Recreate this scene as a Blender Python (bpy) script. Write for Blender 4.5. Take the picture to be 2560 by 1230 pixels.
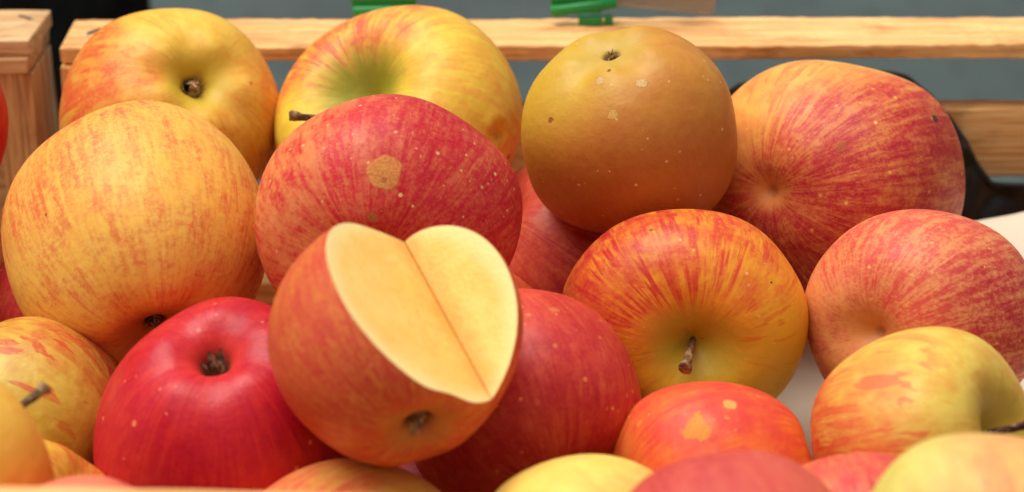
import bpy, bmesh, math, random
import numpy as np
from mathutils import Vector, Matrix, kdtree, noise as mnoise

scene = bpy.context.scene
for o in list(bpy.data.objects):
    bpy.data.objects.remove(o, do_unlink=True)
COL = scene.collection

# ------------------------------------------------------------------ camera
cam_d = bpy.data.cameras.new('camera')
cam = bpy.data.objects.new('camera', cam_d)
COL.objects.link(cam)
cam.location = (0.0, -0.60, 0.385)
cam.rotation_euler = (math.radians(90 - 24), 0, 0)
cam_d.sensor_width = 36.0
cam_d.lens = 36.0 * 5200 / 2560
cam_d.clip_start = 0.01
cam_d.clip_end = 200
cam_d.dof.use_dof = True
cam_d.dof.focus_distance = 0.672
cam_d.dof.aperture_fstop = 9.5
scene.camera = cam

# ------------------------------------------------------------------ light: bright overcast day
SUN_EL, SUN_AZ = math.radians(73), math.radians(290)   # azimuth of the brightest sky, clockwise from +Y
world = bpy.data.worlds.new('World')
scene.world = world
world.use_nodes = True
wn = world.node_tree.nodes
wl = world.node_tree.links
wn.clear()
sky = wn.new('ShaderNodeTexSky')
sky.sky_type = 'NISHITA'
sky.sun_disc = False
sky.sun_elevation = SUN_EL
sky.sun_rotation = SUN_AZ
sky.dust_density = 4.0
hs = wn.new('ShaderNodeHueSaturation')          # cloud cover greys the sky
hs.inputs['Saturation'].default_value = 0.10
bg = wn.new('ShaderNodeBackground')
bg.inputs['Strength'].default_value = 0.042
wo = wn.new('ShaderNodeOutputWorld')
wl.new(sky.outputs[0], hs.inputs['Color'])
wl.new(hs.outputs[0], bg.inputs['Color'])
wl.new(bg.outputs[0], wo.inputs['Surface'])
sun_d = bpy.data.lights.new('sun', 'SUN')
sun_d.energy = 1.5
sun_d.angle = math.radians(55)
sun_d.color = (1.0, 0.945, 0.85)
sun = bpy.data.objects.new('sun', sun_d)
COL.objects.link(sun)
sdir = Vector((math.sin(SUN_AZ) * math.cos(SUN_EL), math.cos(SUN_AZ) * math.cos(SUN_EL), math.sin(SUN_EL)))
sun.rotation_euler = sdir.to_track_quat('Z', 'Y').to_euler()
scene.view_settings.view_transform = 'Standard'
scene.view_settings.look = 'None'
scene.view_settings.exposure = 1.17
scene.view_settings.gamma = 1.0
scene.view_settings.use_curve_mapping = False
scene.render.engine = 'CYCLES'
scene.cycles.max_bounces = 6
scene.cycles.use_adaptive_sampling = True
scene.cycles.adaptive_threshold = 0.02
scene.cycles.use_denoising = True


# ------------------------------------------------------------------ helpers
def lin(c, k=1.0):
    out = []
    for v in c[:3]:
        v = v / 255.0
        out.append(k * (v / 12.92 if v <= 0.04045 else ((v + 0.055) / 1.055) ** 2.4))
    return (out[0], out[1], out[2], 1.0)


def tag(o, label=None, cat=None, group=None, kind=None):
    if label: o['label'] = label
    if cat: o['category'] = cat
    if group: o['group'] = group
    if kind: o['kind'] = kind
    return o


def link(name, mesh, mat=None, parent=None):
    o = bpy.data.objects.new(name, mesh)
    COL.objects.link(o)
    if mat and len(mesh.materials) == 0:
        mesh.materials.append(mat)
    if parent:
        o.parent = parent
    return o


def empty(name, loc):
    o = bpy.data.objects.new(name, None)
    o.empty_display_size = 0.02
    COL.objects.link(o)
    o.location = loc
    return o


def mesh_from(name, verts, faces, smooth=True):
    m = bpy.data.meshes.new(name)
    m.from_pydata([tuple(v) for v in verts], [], faces)
    m.update()
    if smooth:
        m.polygons.foreach_set('use_smooth', [True] * len(m.polygons))
    return m


class NB:
    """small node-tree writer"""
    def __init__(self, name):
        self.mat = bpy.data.materials.new(name)
        self.mat.use_nodes = True
        self.t = self.mat.node_tree
        self.t.nodes.clear()
        self.out = self.t.nodes.new('ShaderNodeOutputMaterial')

    def n(self, typ, **kw):
        nd = self.t.nodes.new(typ)
        for k, v in kw.items():
            setattr(nd, k, v)
        return nd

    def put(self, sock, v):
        if isinstance(v, bpy.types.NodeSocket):
            self.t.links.new(v, sock)
        elif v is not None:
            sock.default_value = v

    def math(self, op, a, b=None, c=None, clamp=False):
        nd = self.n('ShaderNodeMath', operation=op, use_clamp=clamp)
        self.put(nd.inputs[0], a); self.put(nd.inputs[1], b); self.put(nd.inputs[2], c)
        return nd.outputs[0]

    def vmath(self, op, a, b=None):
        nd = self.n('ShaderNodeVectorMath', operation=op)
        self.put(nd.inputs[0], a); self.put(nd.inputs[1], b)
        return nd.outputs['Value'] if op in ('DOT_PRODUCT', 'LENGTH', 'DISTANCE') else nd.outputs[0]

    def mapr(self, v, a, b, c=0.0, d=1.0, smooth=True):
        nd = self.n('ShaderNodeMapRange', interpolation_type='SMOOTHSTEP' if smooth else 'LINEAR', clamp=True)
        self.put(nd.inputs['Value'], v)
        nd.inputs['From Min'].default_value = a; nd.inputs['From Max'].default_value = b
        nd.inputs['To Min'].default_value = c; nd.inputs['To Max'].default_value = d
        return nd.outputs[0]

    def mix(self, f, a, b, blend='MIX'):
        nd = self.n('ShaderNodeMix', data_type='RGBA', blend_type=blend, clamp_factor=True)
        self.put(nd.inputs[0], f); self.put(nd.inputs[6], a); self.put(nd.inputs[7], b)
        return nd.outputs[2]

    def noise(self, vec, scale, detail=2.0, rough=0.5, dist=0.0):
        nd = self.n('ShaderNodeTexNoise')
        self.put(nd.inputs['Vector'], vec)
        nd.inputs['Scale'].default_value = scale
        nd.inputs['Detail'].default_value = detail
        nd.inputs['Roughness'].default_value = rough
        nd.inputs['Distortion'].default_value = dist
        return nd.outputs[0], nd.outputs[1]

    def attr(self, name):
        return self.n('ShaderNodeAttribute', attribute_name=name).outputs['Vector']

    def bump(self, h, strength, dist=0.001, prev=None):
        nd = self.n('ShaderNodeBump')
        nd.inputs['Strength'].default_value = strength
        nd.inputs['Distance'].default_value = dist
        self.put(nd.inputs['Height'], h)
        if prev is not None:
            self.put(nd.inputs['Normal'], prev)
        return nd.outputs[0]

    def principled(self, color, rough, normal=None, **kw):
        b = self.n('ShaderNodeBsdfPrincipled')
        self.put(b.inputs['Base Color'], color)
        self.put(b.inputs['Roughness'], rough)
        if normal is not None:
            self.put(b.inputs['Normal'], normal)
        for k, v in kw.items():
            self.put(b.inputs[k], v)
        self.t.links.new(b.outputs[0], self.out.inputs['Surface'])
        return b


# ------------------------------------------------------------------ materials: wood, cloth, paper, plastic
def wood_material(name, light, dark, fibre):
    w = NB(name)
    tc = w.n('ShaderNodeTexCoord').outputs['Object']
    rnd = w.n('ShaderNodeObjectInfo').outputs['Random']
    off = w.n('ShaderNodeCombineXYZ')
    w.put(off.inputs[0], w.math('MULTIPLY', rnd, 3.0)); w.put(off.inputs[1], rnd); w.put(off.inputs[2], w.math('MULTIPLY', rnd, 7.0))
    p = w.vmath('ADD', tc, off.outputs[0])
    g1 = w.noise(w.vmath('MULTIPLY', p, (14, 150, 150)), 1.0, 4, 0.6, 0.6)[0]
    g2 = w.noise(w.vmath('MULTIPLY', p, (25, 700, 700)), 1.0, 2, 0.5)[0]
    g3 = w.noise(p, 18.0, 2)[0]
    col = w.mix(w.mapr(g1, .36, .66), lin(light), lin(dark))
    col = w.mix(w.math('MULTIPLY', w.mapr(g2, .45, .66), .8), col, lin(fibre))
    col = w.mix(w.math('MULTIPLY', w.mapr(g3, .45, .75), .35), col, lin(dark, .8))
    stn = w.noise(w.vmath('MULTIPLY', p, (1.0, 2.2, 2.2)), 26.0, 4, .6)[0]
    col = w.mix(w.mapr(stn, .53, .68, 0, .65), col, lin(fibre, .7))
    h = w.math('ADD', w.math('MULTIPLY', g1, .6), w.math('MULTIPLY', g2, .5))
    w.principled(col, .72, w.bump(h, .7, .0006), **{'Specular IOR Level': .3})
    return w.mat


WOOD = wood_material('poplar_wood', (250, 200, 134), (240, 180, 112), (212, 142, 82))
WOOD_GREY = wood_material('weathered_wood', (232, 196, 146), (214, 166, 114), (160, 112, 72))


def plain(name, col, rough, var=.15, scale=40, bump=.2, bdist=.001, **kw):
    w = NB(name)
    tc = w.n('ShaderNodeTexCoord').outputs['Object']
    a = w.noise(tc, scale, 4)[0]
    c = w.mix(w.math('MULTIPLY', w.mapr(a, .3, .7), var), lin(col), lin(col, .55))
    w.principled(c, w.mapr(a, .3, .7, rough * .85, min(1, rough * 1.15)), w.bump(a, bump, bdist), **kw)
    return w.mat


BLACK_PLASTIC = plain('black_plastic', (26, 25, 26), .34, .5, 60, .5, .002)
BLACK_CLOTH = plain('black_cloth', (17, 15, 14), .85, .4, 80, .4, .002)
PAPER = plain('liner_paper', (214, 199, 176), .8, .12, 30, .3, .0015)
GREEN = plain('green_plastic', (20, 142, 62), .38, .2, 60, .05)
METAL = plain('staple_steel', (150, 146, 140), .35, .3, 300, .1, Metallic=1.0)
STEM_COLS = {}


def stem_material(col):
    if col in STEM_COLS:
        return STEM_COLS[col]
    w = NB('stem_bark')
    tc = w.n('ShaderNodeTexCoord').outputs['Object']
    a = w.noise(w.vmath('MULTIPLY', tc, (900, 900, 900)), 1.0, 3)[0]
    b = w.noise(tc, 260, 2)[0]
    c = w.mix(w.mapr(a, .38, .62), lin(col, .55), lin(col, 1.3))
    c = w.mix(w.math('MULTIPLY', w.mapr(b, .5, .66), .6), c, lin((196, 160, 112)))
    w.principled(c, .75, w.bump(a, .8, .0005))
    STEM_COLS[col] = w.mat
    return w.mat


SEPAL_MATS = {}


def sepal_material(col):
    if col in SEPAL_MATS:
        return SEPAL_MATS[col]
    w = NB('dry_sepal')
    tc = w.n('ShaderNodeTexCoord').outputs['Object']
    a = w.noise(tc, 420, 3)[0]
    c = w.mix(w.mapr(a, .36, .6), lin(col, .45), lin(col, 1.35))
    w.principled(c, .85, w.bump(a, .6, .0005))
    SEPAL_MATS[col] = w.mat
    return w.mat




def skin_material(a, seed):
    w = NB('apple_skin')
    P = w.attr('P')
    M = w.attr('M')
    sd = (seed * 7.31 % 50, seed * 3.77 % 50, seed * 5.13 % 50)
    Ps = w.vmath('ADD', P, sd)
    N = w.vmath('NORMALIZE', P)

    def mn(k, m, detail=2.0, dist=0.3):
        v = w.vmath('ADD', w.vmath('MULTIPLY', M, (k, k, m)), sd)
        return w.noise(v, 1.0, detail, .55, dist)[0]
    sep = w.n('ShaderNodeSeparateXYZ'); w.put(sep.inputs[0], M)
    s = sep.outputs[2]
    n_low = w.math('SUBTRACT', w.noise(Ps, 1.7, 3)[0], .5)
    n_mid = w.noise(Ps, 5.0, 3)[0]
    n_fine = w.math('ADD', w.math('MULTIPLY', w.noise(Ps, 24.0, 4, .62)[0], .5), w.math('MULTIPLY', mn(18, 10, 3.0), .5))
    n_pt = w.noise(Ps, 60.0, 2, .6)[0]
    ground = w.mix(w.mapr(n_mid, .35, .65), lin(a['g1']), lin(a['g2']))
    if 'g3' in a:
        dg = w.math('ADD', w.vmath('DOT_PRODUCT', N, a['gd']), w.math('MULTIPLY', n_low, .5))
        ground = w.mix(w.mapr(dg, .25, .95), ground, lin(a['g3']))
    sk = a.get('sk', 1.0)
    st = w.mapr(mn(10 * sk, 3.2, 3.5, .9), .455, .585)
    sf = w.mapr(mn(24 * sk, 8.0, 3.0, .9), .44, .60)
    sm = w.math('ADD', w.math('MULTIPLY', st, .55), w.math('MULTIPLY', sf, .25))
    sm = w.math('ADD', sm, w.mapr(w.noise(Ps, 8.0, 4, .6)[0], .34, .66, 0, .2))
    patch = w.mapr(w.noise(w.vmath('ADD', Ps, (9, 4, 7)), 2.6, 2)[0], .36, .62)      # streaks come and go in patches
    sm = w.math('ADD', w.math('MULTIPLY', sm, patch), w.math('MULTIPLY', w.math('SUBTRACT', 1.0, patch), w.mapr(n_mid, .3, .7, .25, .75)))
    D1 = w.math('ADD', w.vmath('DOT_PRODUCT', N, a['bd']), w.math('MULTIPLY', n_low, .9))
    D2 = w.math('ADD', w.vmath('DOT_PRODUCT', N, a['bd2']), w.math('MULTIPLY', n_low, -.8))
    base1 = w.mapr(D1, *a['e'])
    base2 = w.mapr(D2, *a['e2'])
    k = a['stk']
    amt = w.math('MULTIPLY', base1, w.math('ADD', w.math('MULTIPLY', sm, 1.5 * k), 1 - k))
    n_mf = w.math('ADD', w.math('MULTIPLY', n_mid, .45), w.math('MULTIPLY', n_fine, .55))
    low = w.math('MULTIPLY', w.mapr(w.math('ADD', n_mf, w.math('MULTIPLY', w.math('SUBTRACT', sm, .5), .12)), .34, .68, .25, 1.7), a['bmin'])
    amt = w.math('MAXIMUM', amt, low)
    fk = a.get('flk', (9, 6))
    fl = w.mapr(mn(fk[0], fk[1], 3.5, .6), .56, .605)
    fl = w.math('MULTIPLY', fl, w.mapr(D1, a['e'][0] - .75, a['e'][1] - .15, 0, .85 * a['fl']))
    amt = w.math('MAXIMUM', amt, fl)
    mott = w.mapr(w.math('ADD', w.math('MULTIPLY', n_fine, .7), w.math('MULTIPLY', n_pt, .3)), .41, .59, 1 - .75 * a['mott'], 1 + .5 * a['mott'])
    amt = w.math('MULTIPLY', amt, mott, clamp=True)
    col = w.mix(amt, ground, lin(a['b']))
    deep = w.math('MULTIPLY', base2, w.math('ADD', w.math('MULTIPLY', sm, .97 - a.get('dmin', .22)), a.get('dmin', .22)))
    deep = w.math('MULTIPLY', deep, mott, clamp=True)
    col = w.mix(deep, col, lin(a['dp']))
    # faint fine grain of the skin
    col = w.mix(w.mapr(n_pt, .56, .66, 0, a.get('spk', .12)), col, lin(a['g1'], 1.05))
    if a['len'] > 0:
        vo = w.n('ShaderNodeTexVoronoi', feature='F1')
        w.put(vo.inputs['Vector'], Ps); vo.inputs['Scale'].default_value = a.get('lens', 11)
        rs = w.n('ShaderNodeSeparateColor'); w.put(rs.inputs[0], vo.outputs['Color'])
        rad = w.mapr(rs.outputs[0], 0, 1, .06, .19, False)
        dd = w.math('SUBTRACT', rad, w.math('ADD', vo.outputs['Distance'], w.math('MULTIPLY', w.math('SUBTRACT', n_pt, .5), .10)))
        keep = w.math('GREATER_THAN', a['len'] * .85, rs.outputs[1])
        lm = w.math('MULTIPLY', w.math('MULTIPLY', w.mapr(dd, -.01, .035), keep), w.mapr(rs.outputs[2], 0, 1, .45, 1.0))
        col = w.mix(lm, col, lin(a.get('lencol', (232, 186, 124))))
    if a.get('cav'):
        cw = a.get('cavw', .15)
        cm = w.mapr(w.math('ADD', s, w.math('MULTIPLY', w.math('SUBTRACT', mn(5, 1.0), .5), cw * .45)), cw, cw * .35)
        col = w.mix(w.math('MULTIPLY', cm, .9), col, lin(a['cav']))
    if a['key'] in ('A6', 'A8'):                                # stem scar at the bottom of an empty hollow
        col = w.mix(w.mapr(s, .016, .006, 0, .3), col, lin((126, 82, 44)))
    if a.get('calcol'):
        cw = a.get('calw', .14)
        cm = w.mapr(w.math('SUBTRACT', w.math('SUBTRACT', 1.0, s), w.math('MULTIPLY', w.math('SUBTRACT', mn(5, 1.0), .5), cw * .45)), cw, cw * .35)
        col = w.mix(w.math('MULTIPLY', cm, .85), col, lin(a['calcol']))
    if a.get('calyx'):                               # brown corky lining of the calyx tube
        sz = .020 * a.get('pit', 1.0)
        col = w.mix(w.mapr(w.math('SUBTRACT', w.math('SUBTRACT', 1.0, s), w.math('MULTIPLY', w.math('SUBTRACT', n_pt, .5), sz)), sz * 1.25, sz * .7, 0, .9), col, lin((92, 70, 42)))
    rough_sc = None
    for (q, r, c, wob, op) in a['scars']:
        nv = w.n('ShaderNodeTexNoise'); w.put(nv.inputs['Vector'], Ps)
        nv.inputs['Scale'].default_value = .85 / r; nv.inputs['Detail'].default_value = 3
        jit = w.vmath('SCALE', w.vmath('SUBTRACT', nv.outputs[1], (.5, .5, .5)))
        jit.node.inputs['Scale'].default_value = r * wob * 2.6
        dist = w.vmath('DISTANCE', w.vmath('ADD', N, jit), q)
        m = w.math('MULTIPLY', w.mapr(dist, r * 1.03, r * (.90 if op >= 1 else .72)), op)
        tone = w.mix(w.mapr(n_pt, .40, .60), lin(c), lin(c, .74))
        tone = w.mix(w.mapr(n_mid, .42, .6, 0, .16), tone, lin(a['b'], .9))
        if op >= 1 and .03 < r < .1:                      # darker sunken rim round a corky scar
            rim = w.math('SUBTRACT', w.mapr(dist, r * 1.35, r * .95), m, clamp=True)
            col = w.mix(w.math('MULTIPLY', rim, .22), col, lin((120, 70, 34)))
        col = w.mix(m, col, tone)
        rough_sc = m if rough_sc is None else w.math('MAXIMUM', rough_sc, m)
    rgh = w.mapr(n_mid, .3, .7, a['rough'] + .01, a['rough'] + .14)
    if rough_sc is not None:
        rgh = w.math('ADD', rgh, w.math('MULTIPLY', rough_sc, .3))
    hgt = w.math('ADD', w.math('MULTIPLY', w.noise(Ps, 9.0, 2)[0], 1.0), w.math('MULTIPLY', n_pt, .10))
    if rough_sc is not None:
        hgt = w.math('ADD', hgt, w.math('MULTIPLY', w.math('MULTIPLY', rough_sc, n_pt), .5))
    w.principled(col, rgh, w.bump(hgt, .25, .0012),
                 **{'Specular IOR Level': .33})
    return w.mat


def flesh_material(crease):
    q1, axd = crease
    w = NB('apple_flesh')
    P = w.attr('P')
    n1 = w.noise(P, 3.2, 4, .6)[0]
    n2 = w.noise(w.vmath('ADD', P, (4, 2, 9)), 30, 3, .6)[0]
    n3 = w.noise(w.vmath('ADD', P, (14, 2, 3)), 2.4, 4, .6, 1.2)[0]
    n4 = w.noise(w.vmath('ADD', P, (3, 22, 5)), 7.0, 4, .6, .4)[0]
    col = w.mix(w.mapr(n1, .36, .66), lin((255, 210, 116)), lin((254, 198, 98)))
    core = w.mapr(w.math('ADD', w.vmath('LENGTH', w.vmath('MULTIPLY', P, (1.0, 1.0, .6))), w.math('MULTIPLY', n4, .25)), .80, .30)
    vein = w.mapr(w.math('ABSOLUTE', w.math('SUBTRACT', n3, .5)), .035, .0)
    d = w.vmath('LENGTH', w.vmath('CROSS_PRODUCT', w.vmath('SUBTRACT', P, q1), axd))
    groove = w.mapr(w.math('ADD', d, w.math('MULTIPLY', w.math('SUBTRACT', n4, .5), .22)), .24, .0)
    col = w.mix(w.math('MULTIPLY', core, .42), col, lin((244, 180, 80)))
    col = w.mix(w.math('MULTIPLY', w.math('MULTIPLY', vein, w.mapr(core, 0, 1, .15, 1)), .55), col, lin((226, 150, 58)))
    col = w.mix(w.math('MULTIPLY', groove, .6), col, lin((228, 152, 64)))          # browning along the groove, widened in colour as painted shading of the V
    col = w.mix(w.mapr(n2, .52, .70, 0, .18), col, lin((255, 232, 160)))
    col = w.mix(w.mapr(w.vmath('LENGTH', P), .82, 1.02, 0, .7), col, lin((255, 232, 164)))
    w.principled(col, w.mapr(n2, .3, .7, .26, .46), w.bump(w.math('ADD', n2, w.math('MULTIPLY', n1, 1.2)), .25, .0008),
                 **{'Subsurface Weight': .3, 'Subsurface Radius': (1.0, .6, .25), 'Subsurface Scale': .003})
    return w.mat


# ------------------------------------------------------------------ the setting
def ground_material():
    w = NB('market_paving')
    tc = w.n('ShaderNodeTexCoord').outputs['Object']
    n1 = w.noise(tc, 2.2, 4, .6)[0]
    n2 = w.noise(tc, 60, 3, .6)[0]
    br = w.n('ShaderNodeTexBrick')
    w.put(br.inputs['Vector'], tc)
    br.inputs['Scale'].default_value = 2.6
    br.inputs['Mortar Size'].default_value = .02
    br.inputs['Color1'].default_value = lin((62, 77, 76)); br.inputs['Color2'].default_value = lin((52, 66, 66))
    br.inputs['Mortar'].default_value = lin((48, 56, 58))
    c = w.mix(w.mapr(n1, .35, .7, 0, .75), br.outputs[0], lin((44, 55, 55)))
    c = w.mix(w.mapr(n2, .4, .7, 0, .3), c, lin((74, 88, 85)))
    w.principled(c, .8, w.bump(n2, .4, .003))
    return w.mat


gm = mesh_from('ground', [(-40, -40, 0), (40, -40, 0), (40, 40, 0), (-40, 40, 0)], [(0, 1, 2, 3)], False)
g = link('ground', gm, ground_material())
g.location = (0, 0, -0.80)
tag(g, 'grey green market paving out of focus behind the crates', kind='structure')


def box_mesh(name, sx, sy, sz, seg=1, jit=0.0, bev=0.0, seed=0):
    """board along local x, centred in y and z, from x=0 to sx"""
    rnd = random.Random(seed)
    bm = bmesh.new()
    rings = []
    ph = [rnd.uniform(0, 6.3) for _ in range(8)]
    for i in range(seg + 1):
        x = sx * i / seg
        ring = []
        for q, (ey, ez) in enumerate(((-.5, -.5), (.5, -.5), (.5, .5), (-.5, .5))):
            jy = jit * (math.sin(x * 37 + ph[q]) * .6 + rnd.uniform(-.5, .5))
            jz = jit * (math.sin(x * 29 + ph[q + 4]) * .6 + rnd.uniform(-.5, .5))
            jx = jit * rnd.uniform(-1, 1) if i in (0, seg) else 0
            ring.append(bm.verts.new((x + jx, ey * sy + jy, ez * sz + jz)))
        rings.append(ring)
    for i in range(seg):
        for q in range(4):
            bm.faces.new((rings[i][q], rings[i][(q + 1) % 4], rings[i + 1][(q + 1) % 4], rings[i + 1][q]))
    bm.faces.new(rings[0][::-1])
    bm.faces.new(rings[-1])
    bmesh.ops.recalc_face_normals(bm, faces=bm.faces)
    if bev > 0:
        es = [e for e in bm.edges if e.calc_face_angle(0) > .8]
        bmesh.ops.bevel(bm, geom=es, offset=bev, segments=2, affect='EDGES', profile=.6)
    m = bpy.data.meshes.new(name)
    bm.to_mesh(m)
    bm.free()
    return m


BOARD_SEED = [0]


def board(name, parent, p0, p1, thick_y, thick_z, mat=WOOD, axis='x', seg=24, jit=.0004, bev=.0007, up=None):
    """board whose centre line runs from p0 to p1 (world, relative to parent's origin)"""
    BOARD_SEED[0] += 1
    p0 = Vector(p0); p1 = Vector(p1)
    d = p1 - p0
    m = box_mesh(name, d.length, thick_y, thick_z, seg, jit, bev, BOARD_SEED[0])
    o = link(name, m, mat, parent)
    x = d.normalized()
    z = Vector(up) if up else (Vector((0, 0, 1)) if abs(x.z) < .9 else Vector((0, 1, 0)))
    y = z.cross(x).normalized(); z = x.cross(y)
    o.matrix_local = Matrix.Translation(p0) @ Matrix((x, y, z)).transposed().to_4x4()
    return o


def staple(parent, world_pos, ang, length=.009):
    """bent wire staple driven into a board; sits as a child of that board"""
    bm = bmesh.new()
    r = .00045
    pts = [Vector((-length / 2, 0, -.002)), Vector((-length / 2, 0, .0003)), Vector((-length / 2 + .0006, 0, .0006)), Vector((0, 0, .0008)),
           Vector((length / 2 - .0006, 0, .0006)), Vector((length / 2, 0, .0003)), Vector((length / 2, 0, -.002))]
    prev = None
    for i, p in enumerate(pts):
        t = (pts[min(i + 1, len(pts) - 1)] - pts[max(i - 1, 0)]).normalized()
        u = Vector((0, 1, 0)); v = t.cross(u)
        ring = [bm.verts.new(p + (u * math.cos(a) * 1.3 + v * math.sin(a)) * r) for a in [k * math.pi / 4 for k in range(8)]]
        if prev:
            for k in range(8):
                bm.faces.new((prev[k], prev[(k + 1) % 8], ring[(k + 1) % 8], ring[k]))
        prev = ring
    m = bpy.data.meshes.new('staple'); bm.to_mesh(m); bm.free()
    o = link('staple', m, METAL)
    bpy.context.view_layer.update()
    o.parent = parent
    o.matrix_parent_inverse = parent.matrix_world.inverted()
    o.matrix_world = Matrix.Translation(world_pos) @ Matrix.Rotation(ang, 4, 'Z')
    return o


# stall table under black cloth, with the cloth hanging at the front
tb = empty('stall_table', (0, -.10, -.80))
tag(tb, 'stall table covered in black cloth under the crates', 'table')


def cloth_box(name, x0, x1, y0, y1, z0, z1, mat, parent, seed):
    rnd = random.Random(seed)
    n = 60
    vs, fs = [], []
    rows = 5
    # hanging skirt with folds
    per = []
    for i in range(n):
        t = i / n * 4
        k = int(t); f = t - k
        c = [(x0, y0), (x1, y0), (x1, y1), (x0, y1)]
        p, q = c[k], c[(k + 1) % 4]
        per.append((p[0] + (q[0] - p[0]) * f, p[1] + (q[1] - p[1]) * f))
    cx, cy = (x0 + x1) / 2, (y0 + y1) / 2
    for r in range(rows):
        z = z1 + (z0 - z1) * r / (rows - 1)
        for i, (x, y) in enumerate(per):
            k = 1 + .02 * r / (rows - 1) * math.sin(i * 2.4 + seed)
            vs.append((cx + (x - cx) * k, cy + (y - cy) * k, z))
    for r in range(rows - 1):
        for i in range(n):
            j = (i + 1) % n
            fs.append((r * n + i, (r + 1) * n + i, (r + 1) * n + j, r * n + j))
    fs.append(tuple(range(n)))
    m = mesh_from(name, vs, fs)
    return link(name, m, mat, parent)


cloth_box('table_cloth', -.75, .75, -.18, .36, .30, .797, BLACK_CLOTH, tb, 1)
for lx in (-.7, .7):
    for ly in (-.13, .31):
        board('leg', tb, (lx, ly, 0), (lx, ly, .79), .04, .04, WOOD_GREY, seg=2)

# black tarpaulin behind the crates at the left
vs, fs = [], []
NX, NZ = 60, 24
for j in range(NZ + 1):
    for i in range(NX + 1):
        u, v = i / NX, j / NZ
        x = -1.05 + .86 * u
        fold = .018 * math.sin(u * 38 + 1.2 * math.sin(v * 3)) + .012 * math.sin(u * 83 + v * 4)
        edge = .03 * max(0, (u - .9) / .1) ** 2
        vs.append((x + .006 * math.sin(v * 9), .43 + fold + edge, -.80 + 1.42 * v))
for j in range(NZ):
    for i in range(NX):
        a0 = j * (NX + 1) + i
        fs.append((a0, a0 + 1, a0 + NX + 2, a0 + NX + 1))
tp = link('black_tarpaulin', mesh_from('black_tarpaulin', vs, fs), BLACK_CLOTH)
sol = tp.modifiers.new('thickness', 'SOLIDIFY'); sol.thickness = .003
tag(tp, 'black tarpaulin hanging out of focus behind the crates, upper left', 'tarpaulin')

# ------------------------------------------------------------------ crate with the apples
cr = empty('wooden_crate', (0, 0, 0))
tag(cr, 'pale wooden crate holding the heap of apples', 'crate', 'wooden fruit crates')
XL, XR = -.1752, .30
rail = board('top_rail', cr, (XL, .1828, .1252), (XR, .1845, .1264), .0355, .0058, seg=140, jit=.0004)
board('back_slat', cr, (-.150, .171, .0868), (XR, .172, .0888), .0122, .0280, seg=40, jit=.0004)
board('back_slat', cr, (-.150, .171, .0165), (XR, .171, .0165), .0120, .0230, seg=40)
board('corner_post', cr, (-.1640, .1780, .0), (-.1640, .1780, .1210), .0300, .0215, seg=8, up=(1, 0, 0))
board('corner_post', cr, (.2860, .1780, .0), (.2860, .1780, .1210), .0300, .0215, seg=8, up=(1, 0, 0))
for zc in (.022, .075):                       # left end boards, splayed a little
    board('end_board', cr, (-.1765, .160, zc), (-.2090, -.190, zc), .006, .030, seg=20)
    board('end_board', cr, (.2990, .160, zc), (.2990, -.190, zc), .006, .030, seg=20)
board('front_rail', cr, (-.212, -.2035, .1396), (.301, -.2035, .1284), .0070, .0220, seg=40)
board('front_slat', cr, (-.212, -.2035, .0850), (.301, -.2035, .0800), .0070, .0300, seg=30)
board('front_slat', cr, (-.212, -.2035, .0300), (.301, -.2035, .0300), .0070, .0300, seg=30)
board('corner_post', cr, (-.196, -.186, 0), (-.196, -.186, .125), .022, .020, seg=6, up=(1, 0, 0))
board('corner_post', cr, (.2840, -.186, 0), (.2840, -.186, .125), .022, .020, seg=6, up=(1, 0, 0))
for k in range(5):
    yy = -.160 + k * .075
    board('floor_board', cr, (-.176, yy, .0052), (.290, yy, .0052), .066, .005, seg=10)
staple(rail, Vector((-.1650, .1840, .1281)), math.radians(55))
staple(rail, Vector((.285, .1840, .1292)), math.radians(35))

# neighbouring crate
nc = empty('wooden_crate', (-.40, 0, 0))
tag(nc, 'weathered wooden crate cut off at the left edge, beside the apple crate', 'crate', 'wooden fruit crates')
cap = board('top_rail', nc, (-.10, .1805, .1288), (.2150, .1805, .1290), .0400, .0066, WOOD_GREY, seg=30)
board('top_rail', nc, (-.10, .1790, .1222), (.2140, .1790, .1224), .0400, .0062, WOOD_GREY, seg=30)
board('corner_post', nc, (.2070, .1800, 0), (.2070, .1800, .1188), .0380, .0145, WOOD_GREY, seg=8, up=(1, 0, 0))
for zc in (.016, .056, .094):
    board('back_slat', nc, (-.10, .189, zc), (.1990, .189, zc), .008, .036, WOOD_GREY, seg=20)
    if zc < .05: board('end_board', nc, (.2110, .158, zc), (.1790, -.190, zc), .006, .030, WOOD_GREY, seg=16)
board('floor_board', nc, (-.10, 0, .0052), (.18, 0, .0052), .32, .005, WOOD_GREY, seg=10)
staple(cap, Vector((-.1925, .1890, .1322)), math.radians(-38), .008)

# ------------------------------------------------------------------ paper liner and black plastic sheet
vs, fs = [], []
NX, NY = 70, 60


def sstep(a, b, x):
    t = max(0., min(1., (x - a) / (b - a)))
    return t * t * (3 - 2 * t)


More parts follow.
